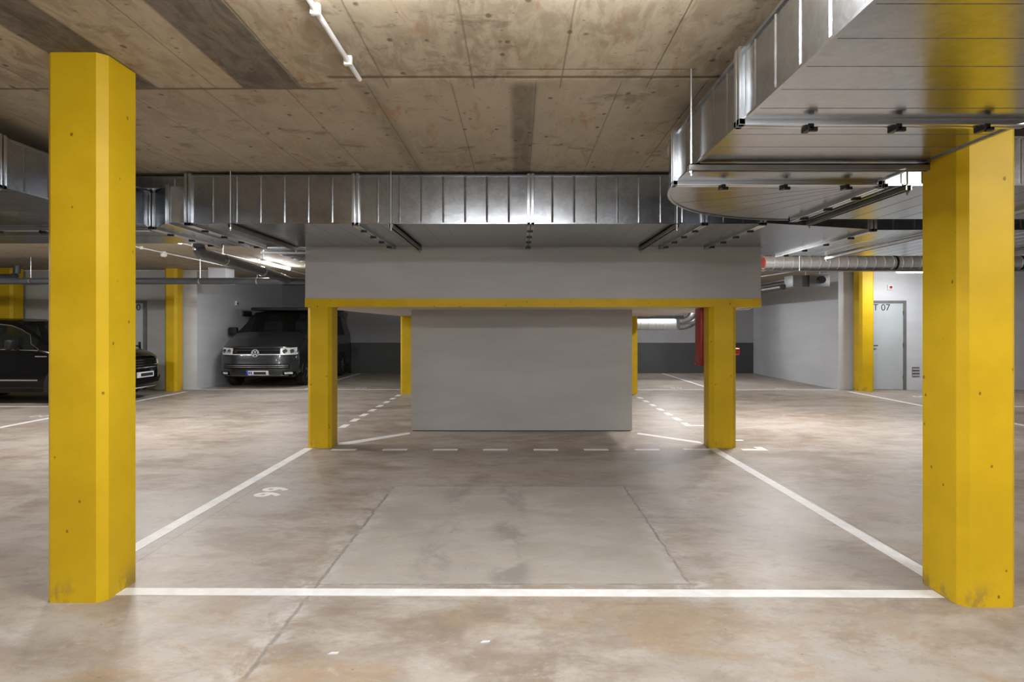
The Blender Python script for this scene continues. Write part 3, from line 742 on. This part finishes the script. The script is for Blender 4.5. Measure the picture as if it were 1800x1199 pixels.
# ------------------------------------------------------------------ vehicles
def catmull(P, t):
    n = len(P)-1; i = min(int(t*n), n-1); f = t*n-i
    p0, p1, p2, p3 = P[max(i-1, 0)], P[i], P[i+1], P[min(i+2, n)]
    return tuple(.5*((2*b)+(-a+c)*f+(2*a-5*b+4*c-d)*f*f+(-a+3*b-3*c+d)*f**3) for a, b, c, d in zip(p0, p1, p2, p3))
def lerp_tab(tab, s):
    if s <= tab[0][0]: return tab[0][1]
    for (a, va), (b, vb) in zip(tab, tab[1:]):
        if s <= b: f = (s-a)/(b-a); return va+(vb-va)*f
    return tab[-1][1]

class Vehicle:
    """local frame: nose at y=0 facing -y, x across, z up"""
    def __init__(s, root, L, w, zb, roof, belt, wt, lean, R, paint):
        s.root = root; s.L, s.w, s.zb, s.roof, s.belt, s.wt, s.lean, s.R, s.paint = L, w, zb, roof, belt, wt, lean, R, paint
    def nose(s, x, z):
        """y of the front skin"""
        t = min(1.0, abs(x)/s.w)
        return lerp_tab(s.lean, z) + s.R*(.22*t*t + .78*t**5)
    def section(s, y):
        zt = lerp_tab(s.roof, y); zb = s.zb; bl = min(lerp_tab(s.belt, y), zt-.05); w = s.w
        wt = lerp_tab(s.wt, y)
        up = max(0.0, min(1.0, (zt-bl-.05)/.35))
        wtop = w*(1-up)*.95 + wt*up
        zs = zt-.035-.05*up
        return [(w*.90, zb), (w*.985, zb+.10), (w, zb+.32), (w*.995, (zb+.32+bl)/2), (w*.975, bl), (w*.975*(1-.35)+wtop*.35-.004, bl+(zs-bl)*.35), (wtop+.01, zs-.005), (wtop-.05, zt-.02), (wtop*.6, zt+.012), (0, zt+.02)]
    def build(s, stations, tops, sides):
        """stations: list of y; tops: (y0,y1) ranges of windscreen; sides: list of (y0,y1) side glass"""
        sub = 2; ys = stations; n = 10
        def pt(y, v):
            P = s.section(y); i = min(int(v), n-2); f = v-i
            x = P[i][0]*(1-f)+P[i+1][0]*f; z = P[i][1]*(1-f)+P[i+1][1]*f
            off = lerp_tab([(s.zb, 0)], 0)
            yy = y + s.nose(x, min(z, s.lean[-1][0]))*max(0.0, 1-y/.9)**1.5
            return (x, yy, z)
        vs = [k/sub for k in range((n-1)*sub+1)]
        def add(bm, cond):
            cache = {}
            def V(i, j, sg):
                x, y, z = pt(ys[i], vs[j]); k = (i, j, sg if x > 1e-6 else 1)
                if k not in cache: cache[k] = bm.verts.new((x*sg, y, z))
                return cache[k]
            for i in range(len(ys)-1):
                for j in range(len(vs)-1):
                    if cond((ys[i]+ys[i+1])/2, (vs[j]+vs[j+1])/2):
                        for sg in (1, -1): bm.faces.new((V(i, j, sg), V(i+1, j, sg), V(i+1, j+1, sg), V(i, j+1, sg)))
        is_top = lambda y, v: v > 7.0 and any(a < y < b for a, b in tops)
        is_side = lambda y, v: 4.0 < v < 6.0 and any(a < y < b for a, b in sides)
        bm = bmesh.new(); add(bm, lambda y, v: not is_top(y, v) and not is_side(y, v))
        # nose cap
        P = s.section(0); zs = [p for p in vs if True]; M = 20; rows = []
        for v in vs:
            x, y, z = pt(0, v); rows.append([bm.verts.new((x*(2*m/M-1), s.nose(x*(2*m/M-1), z), z)) for m in range(M+1)] if x > 1e-6 else None)
        for a, b in zip(rows, rows[1:]):
            if b is None: break
            for m in range(M): bm.faces.new((a[m], a[m+1], b[m+1], b[m]))
        # tail cap
        tail = [pt(ys[-1], v) for v in vs]
        t = [bm.verts.new(p) for p in tail] + [bm.verts.new((-p[0], p[1], p[2])) for p in tail[::-1][1:]]
        bm.faces.new(t)
        bmesh.ops.remove_doubles(bm, verts=bm.verts, dist=.0015)
        body = s.add('body', bm, s.paint)
        bm = bmesh.new(); add(bm, lambda y, v: is_top(y, v) and y < s.L*.6); bmesh.ops.remove_doubles(bm, verts=bm.verts, dist=.001); s.add('windscreen', bm, VGL)
        for sg in (1, -1):
            for a, b in sides:
                bm = bmesh.new(); add(bm, lambda y, v: is_side(y, v) and a < y < b)
                bmesh.ops.delete(bm, geom=[v for v in bm.verts if v.co.x*sg < 0], context='VERTS')
                if len(bm.faces): s.add('side_window', bm, VGL)
                else: bm.free()
        bm = bmesh.new(); box(bm, -s.w*.88, s.w*.88, .25, s.L-.15, s.zb-.02, s.zb+.14); s.add('underbody', bm, BLACK)
        return body
    def add(s, name, bm, mat, parent=None, angle=40):
        bm.transform(parent_matrix(s.root)); return obj(name, bm, mat, parent or s.root, angle)
    def patch(s, name, outline, mat, off=.006, th=.02, nx=14, parent=None, label=None):
        """outline(u)->(x, zlow, zhigh) for u in 0..1, laid on the nose skin"""
        bm = bmesh.new(); A = []; nz = 3
        for i in range(nx+1):
            x, z0, z1 = outline(i/nx); colm = []
            for k in range(nz+1):
                z = z0+(z1-z0)*k/nz; y = s.nose(x, z); colm.append((bm.verts.new((x, y-off, z)), bm.verts.new((x, y+th, z))))
            A.append(colm)
        for i in range(nx):
            for k in range(nz):
                bm.faces.new([A[i][k][0], A[i+1][k][0], A[i+1][k+1][0], A[i][k+1][0]])
            for e in (0, nz): bm.faces.new([A[i][e][0], A[i+1][e][0], A[i+1][e][1], A[i][e][1]])
        for i in (0, nx):
            for k in range(nz): bm.faces.new([A[i][k][0], A[i][k+1][0], A[i][k+1][1], A[i][k][1]])
        o = s.add(name, bm, mat, parent)
        if label: o['label'] = label
        return o
    def strip(s, name, x0, x1, z0, z1, mat, off=.008, **k):
        return s.patch(name, lambda u: (x0+(x1-x0)*u, z0, z1), mat, off+.006, nx=max(4, int(abs(x1-x0)*30)), **k)
    def wheel(s, x, y, r, wd=.22, spokes=5):
        sg = 1 if x > 0 else -1
        W = bpy.data.objects.new('wheel', None); COL.objects.link(W); W.parent = s.root; W.location = (x, y, r); W.empty_display_size = .1
        bm = bmesh.new(); prof = [(-wd/2, r*.66), (-wd/2, r*.9), (-wd/2+.03, r), (wd/2-.03, r), (wd/2, r*.9), (wd/2, r*.66)]
        tube(bm, [(x+a, y, r) for a, _ in prof], [b for _, b in prof], 32, False); s.add('tyre', bm, RUB, W)
        bm = bmesh.new(); tube(bm, [(x+sg*(wd/2-.08), y, r), (x+sg*(wd/2-.02), y, r)], [r*.66, r*.68], 32)
        for k in range(spokes):
            a = 2*PI*k/spokes; d = Vector((0, math.cos(a), math.sin(a)))
            tube(bm, [Vector((x+sg*(wd/2-.01), y, r))+d*r*.12, Vector((x+sg*(wd/2-.015), y, r))+d*r*.64], [.035, .025], 8)
        tube(bm, [(x+sg*(wd/2-.03), y, r), (x+sg*(wd/2+.004), y, r)], .06, 16); s.add('rim', bm, RIM, W)
    def arch(s, y, r, rr):
        for sg in (1, -1):
            bm = bmesh.new(); n = 20; a = []; b = []
            for i in range(n+1):
                t = PI*i/n; c, q = math.cos(t), math.sin(t)
                a.append(bm.verts.new((sg*(s.w+.008), y+c*rr, r+q*rr))); b.append(bm.verts.new((sg*(s.w-.05), y+c*rr, r+q*rr)))
            lo = [bm.verts.new((sg*(s.w+.008), y+c*rr, s.zb)) for c in (-1, 1)]
            bm.faces.new(a+lo); 
            for i in range(n): bm.faces.new((a[i], a[i+1], b[i+1], b[i]))
            s.add('wheel_arch', bm, BLACK)
    def mirror(s, y, z, mat, cap=None):
        for sg in (1, -1):
            bm = bmesh.new(); box(bm, *sorted((sg*(s.w+.02), sg*(s.w+.24))), y-.03, y+.09, z-.09, z+.10, .035)
            m = s.add('door_mirror', bm, mat)
            bm = bmesh.new(); box(bm, *sorted((sg*(s.w-.10), sg*(s.w+.06))), y, y+.05, z-.11, z-.06, .01); s.add('mirror_arm', bm, BLACK, m)
    def seat(s, x, y, z):
        bm = bmesh.new(); box(bm, x-.24, x+.24, y, y+.14, z, z+.62, .05); box(bm, x-.24, x+.24, y-.42, y+.08, z-.08, z+.08, .04); box(bm, x-.13, x+.13, y+.02, y+.11, z+.64, z+.84, .04); s.add('seat', bm, SEAT)

# grey van, nose towards the camera
VR = thing('van', 'dark grey van with chrome round badge parked nose out in the left corner bay', 'van', (-6.25, 14.60, 0))
V = Vehicle(VR, 4.82, .955, .27,
            roof=[(0, .99), (.15, 1.06), (.45, 1.17), (.80, 1.27), (.95, 1.33), (1.55, 1.80), (1.75, 1.87), (2.4, 1.905), (4.3, 1.90), (4.82, 1.82)],
            belt=[(0, .94), (.8, 1.19), (1.0, 1.22), (4.82, 1.24)], wt=[(0, .80), (.95, .81), (1.6, .77), (4.82, .78)],
            lean=[(.25, .09), (.34, .02), (.50, .0), (.62, .03), (.78, .045), (.99, .10), (1.06, .14)], R=.30, paint=VANP)
V.build([0, .04, .1, .2, .32, .45, .6, .75, .86, .95, 1.05, 1.17, 1.3, 1.42, 1.55, 1.65, 1.75, 1.95, 2.1, 2.25, 2.4, 3.0, 3.1, 3.6, 4.3, 4.6, 4.75, 4.82],
        [(.95, 1.55)], [(1.42, 2.25), (2.4, 3.0), (3.1, 4.3)])
V.strip('grille', -.56, .56, .86, .955, TRIMB); V.strip('grille_bar', -.56, .56, .905, .915, CHROME, .014)['label'] = 'thin chrome grille bar'
V.strip('grille_bar', -.88, .88, .80, .817, SILV, .012)['label'] = 'long chrome bar between the headlights'
V.strip('grille_infill', -.56, .56, .818, .859, TRIMB, .007)
for sg in (-1, 1):
    h = V.patch('headlight', lambda u: (sg*(.57+.33*u), .80-.0*u, .955+.02*u), LENS, .012, nx=8)
    for q in (.66, .80):
        bm = bmesh.new(); y = V.nose(sg*q, .88); tube(bm, [(sg*q, y-.03, .88), (sg*q, y+.01, .88)], [.045, .062], 16); V.add('reflector', bm, CHROME, h)
    V.patch('headlight_surround', lambda u: (sg*(.56+.36*u), .785, .80), TRIMB, .014, nx=8)
    V.strip('fog_light', sg*.68, sg*.84, .335, .385, LENS, .012); V.strip('fog_light_surround', sg*.64, sg*.90, .31, .40, TRIMB, .006)
V.strip('bumper_intake', -.78, .78, .475, .585, TRIMB, .005)
for z in (.505, .545): V.strip('intake_bar', -.76, .76, z, z+.010, RAIL, .010)
V.strip('bumper_lip', -.80, .80, .265, .30, TRIMB, .012); V.strip('chrome_lip', -.75, .75, .298, .306, CHROME, .016)
p = V.strip('licence_plate', -.20, .32, .315, .425, PLATE, .022); p['label'] = 'white licence plate with a blue band at its left'
V.strip('plate_band', -.20, -.155, .318, .422, EUB, .024, parent=p)
V.strip('plate_smudge', -.02, .27, .335, .40, INK, .0245, parent=p)['label'] = 'blackened characters'
for a, b, q in ((-.14, -.11, .345), (-.095, -.06, .345)): V.strip('plate_character', a, b, q, q+.055, INK if a < -.12 else EUB, .0245, parent=p)
V.strip('model_script', -.53, -.45, .862, .874, CHROME, .016)
# round badge: ring with stacked V and W strokes
bm = bmesh.new(); yb = V.nose(0, .84)-.035
n = 40; rg = []
for i in range(n):
    a = 2*PI*i/n; rg.append([bm.verts.new((math.cos(a)*r_, yb-d_, .84+math.sin(a)*r_)) for r_, d_ in ((.092, 0), (.090, .012), (.080, .012), (.078, 0))])
for i in range(n):
    for k in range(3): bm.faces.new((rg[i][k], rg[(i+1) % n][k], rg[(i+1) % n][k+1], rg[i][k+1]))
def stroke(bm, a, b, wd, y):
    a, b = Vector((a[0], 0, a[1])), Vector((b[0], 0, b[1])); d = (b-a).normalized(); nn = Vector((-d.z, 0, d.x))*wd/2
    f = [bm.verts.new(Vector((0, y, .84))+v) for v in (a-nn, b-nn, b+nn, a+nn)]; g = [bm.verts.new(v.co+Vector((0, .010, 0))) for v in f]
    bm.faces.new(f); bm.faces.new(g[::-1])
    for i in range(4): bm.faces.new((f[i], f[(i+1) % 4], g[(i+1) % 4], g[i]))
for s_ in (-1, 1):
    stroke(bm, (s_*.034, .070), (0, .006), .014, yb-.010)
    stroke(bm, (s_*.066, .042), (s_*.031, -.062), .014, yb-.0102)
    stroke(bm, (s_*.031, -.062), (0, -.004), .014, yb-.0104)
bd = V.add('badge', bm, SILV); bd['label'] = 'round chrome badge with V over W'
bm = bmesh.new(); tube(bm, [(0, yb+.03, .84), (0, yb+.004, .84)], .085, 32); V.add('badge_backing', bm, TRIMB, bd)
for y in (.92, 3.92):
    V.arch(y, .34, .40)
    for sg in (-1, 1): V.wheel(sg*.855, y, .335)
V.mirror(1.22, 1.36, BLACK)
V.seat(-.42, 2.15, 1.02); V.seat(.42, 2.15, 1.02)
bm = bmesh.new(); box(bm, -.74, .74, 1.05, 1.5, 1.02, 1.17, .03); V.add('dashboard', bm, SEAT)
bm = bmesh.new()
n = 24; rg = [(.42+math.cos(2*PI*i/n)*.18, 1.66+math.sin(2*PI*i/n)*.06, 1.20+math.sin(2*PI*i/n)*.17) for i in range(n+1)]; tube(bm, rg, .014, 8, False); V.add('steering_wheel', bm, BLACK)
bm = bmesh.new(); box(bm, -.80, .80, 1.62, 4.5, 1.90, 1.985, .03); V.add('pop_up_roof', bm, BLACK)['label'] = 'flat black raised roof'
bm = bmesh.new(); tube(bm, [(.79, 1.9, 1.97), (.86, 1.9, 1.95), (.86, 4.4, 1.95), (.79, 4.4, 1.97)], .03, 10); V.add('awning_rail', bm, BLACK)
for a, b in ((-.3, 0), (.0, .62)):
    bm = bmesh.new(); x0 = -.35 if a < 0 else .25
    tube(bm, [(x0, 1.02, 1.352), (x0+.52, 1.10, 1.405)], .008, 6); V.add('wiper', bm, BLACK)

# black car, nose towards the aisle (+x)
CRt = thing('car', 'black car parked sideways behind the left foreground column', 'car', (-7.50, 12.38, 0), PI/2)
K = Vehicle(CRt, 4.45, .92, .24,
            roof=[(0, .86), (.10, .93), (.35, 1.00), (.8, 1.05), (1.15, 1.09), (1.25, 1.12), (2.05, 1.56), (2.3, 1.61), (2.9, 1.625), (3.7, 1.58), (4.25, 1.35), (4.45, 1.0)],
            belt=[(0, .80), (1.2, .98), (1.4, 1.02), (3.8, 1.10), (4.45, .95)], wt=[(0, .75), (1.25, .72), (2.2, .64), (3.7, .64), (4.45, .6)],
            lean=[(.22, .10), (.32, .02), (.50, .0), (.68, .02), (.86, .06), (.93, .10)], R=.40, paint=CARP)
K.build([0, .04, .1, .2, .35, .5, .65, .8, 1.0, 1.15, 1.25, 1.4, 1.55, 1.7, 1.9, 2.05, 2.15, 2.3, 2.55, 2.7, 2.9, 3.4, 3.7, 4.0, 4.25, 4.38, 4.45],
        [(1.25, 2.05)], [(1.55, 2.55), (2.7, 3.7)])
for z in (.64, .69, .74, .79): K.strip('grille_bar', -.46, .46, z, z+.018, CHROME, .014)
K.strip('grille', -.48, .48, .62, .83, TRIMB, .005)
p = K.strip('licence_plate', -.26, .26, .455, .565, PLATE, .02); K.strip('plate_smudge', -.18, .22, .48, .54, INK, .0225, parent=p)['label'] = 'blackened characters'
K.strip('bumper_intake', -.62, .62, .33, .43, TRIMB, .006); K.strip('bumper_lip', -.66, .66, .235, .262, CHROME, .012)
for sg in (-1, 1):
    K.patch('headlight', lambda u: (sg*(.50+.36*u), .70, .79+.03*u), LENS, .010, nx=8)
    K.strip('fog_light', sg*.68, sg*.80, .38, .45, CHROME, .012)
for y in (.93, 3.62):
    K.arch(y, .35, .41)
    for sg in (-1, 1): K.wheel(sg*.83, y, .345)
K.mirror(1.80, 1.13, BLACK)
for sg in (-1, 1):
    def S_(y, v):
        P = K.section(y); i = int(v); f = v-i; return (sg*(P[i][0]*(1-f)+P[min(i+1, 9)][0]*f+.006), y, P[i][1]*(1-f)+P[min(i+1, 9)][1]*f)
    lo = [S_(y, 4.0) for y in (1.46, 1.6, 2.0, 2.5, 3.0, 3.5, 3.8)]
    hi = [S_(1.46, 4.3), S_(1.65, 5.2)]+[S_(y, 6.0) for y in (1.75, 1.95, 2.15, 2.5, 3.0, 3.4)] + [S_(3.8, 4.0)]
    bm = bmesh.new(); tube(bm, lo, .009, 8); K.add('window_trim', bm, CHROME)['label'] = 'chrome strip below the side windows'
    bm = bmesh.new(); tube(bm, [lo[0]]+hi, .009, 8); K.add('window_trim', bm, CHROME)['label'] = 'chrome arc over the side windows'
    bm = bmesh.new(); box(bm, *sorted((sg*.918, sg*.93)), 1.45, 3.1, .455, .485, .004); K.add('sill_trim', bm, CHROME)
    bm = bmesh.new(); box(bm, *sorted((sg*.915, sg*.928)), 1.28, 1.5, .90, .925, .004); K.add('wing_trim', bm, CHROME)
    for y in (2.45, 3.4):
        bm = bmesh.new(); box(bm, *sorted((sg*.91, sg*.955)), y-.1, y+.1, .90, .93, .012); K.add('door_handle', bm, CHROME)
K.seat(-.38, 2.55, .68); K.seat(.38, 2.55, .68); K.seat(-.4, 3.4, .72); K.seat(.4, 3.4, .72)

# small fallen chips of paint on the foreground floor
for x, y, a, lab in ((-.82, 2.73, .3, 'tiny grey paper scrap on the foreground floor, left one'), (-.15, 2.83, 1.2, 'tiny white chip on the foreground floor near the middle')):
    bm = bmesh.new(); prism(bm, [(x-.022, y-.008), (x+.02, y-.004), (x+.024, y+.012), (x-.01, y+.010)], 0, .004); tag(obj('paper_scrap', bm, PLATE), lab, 'litter')
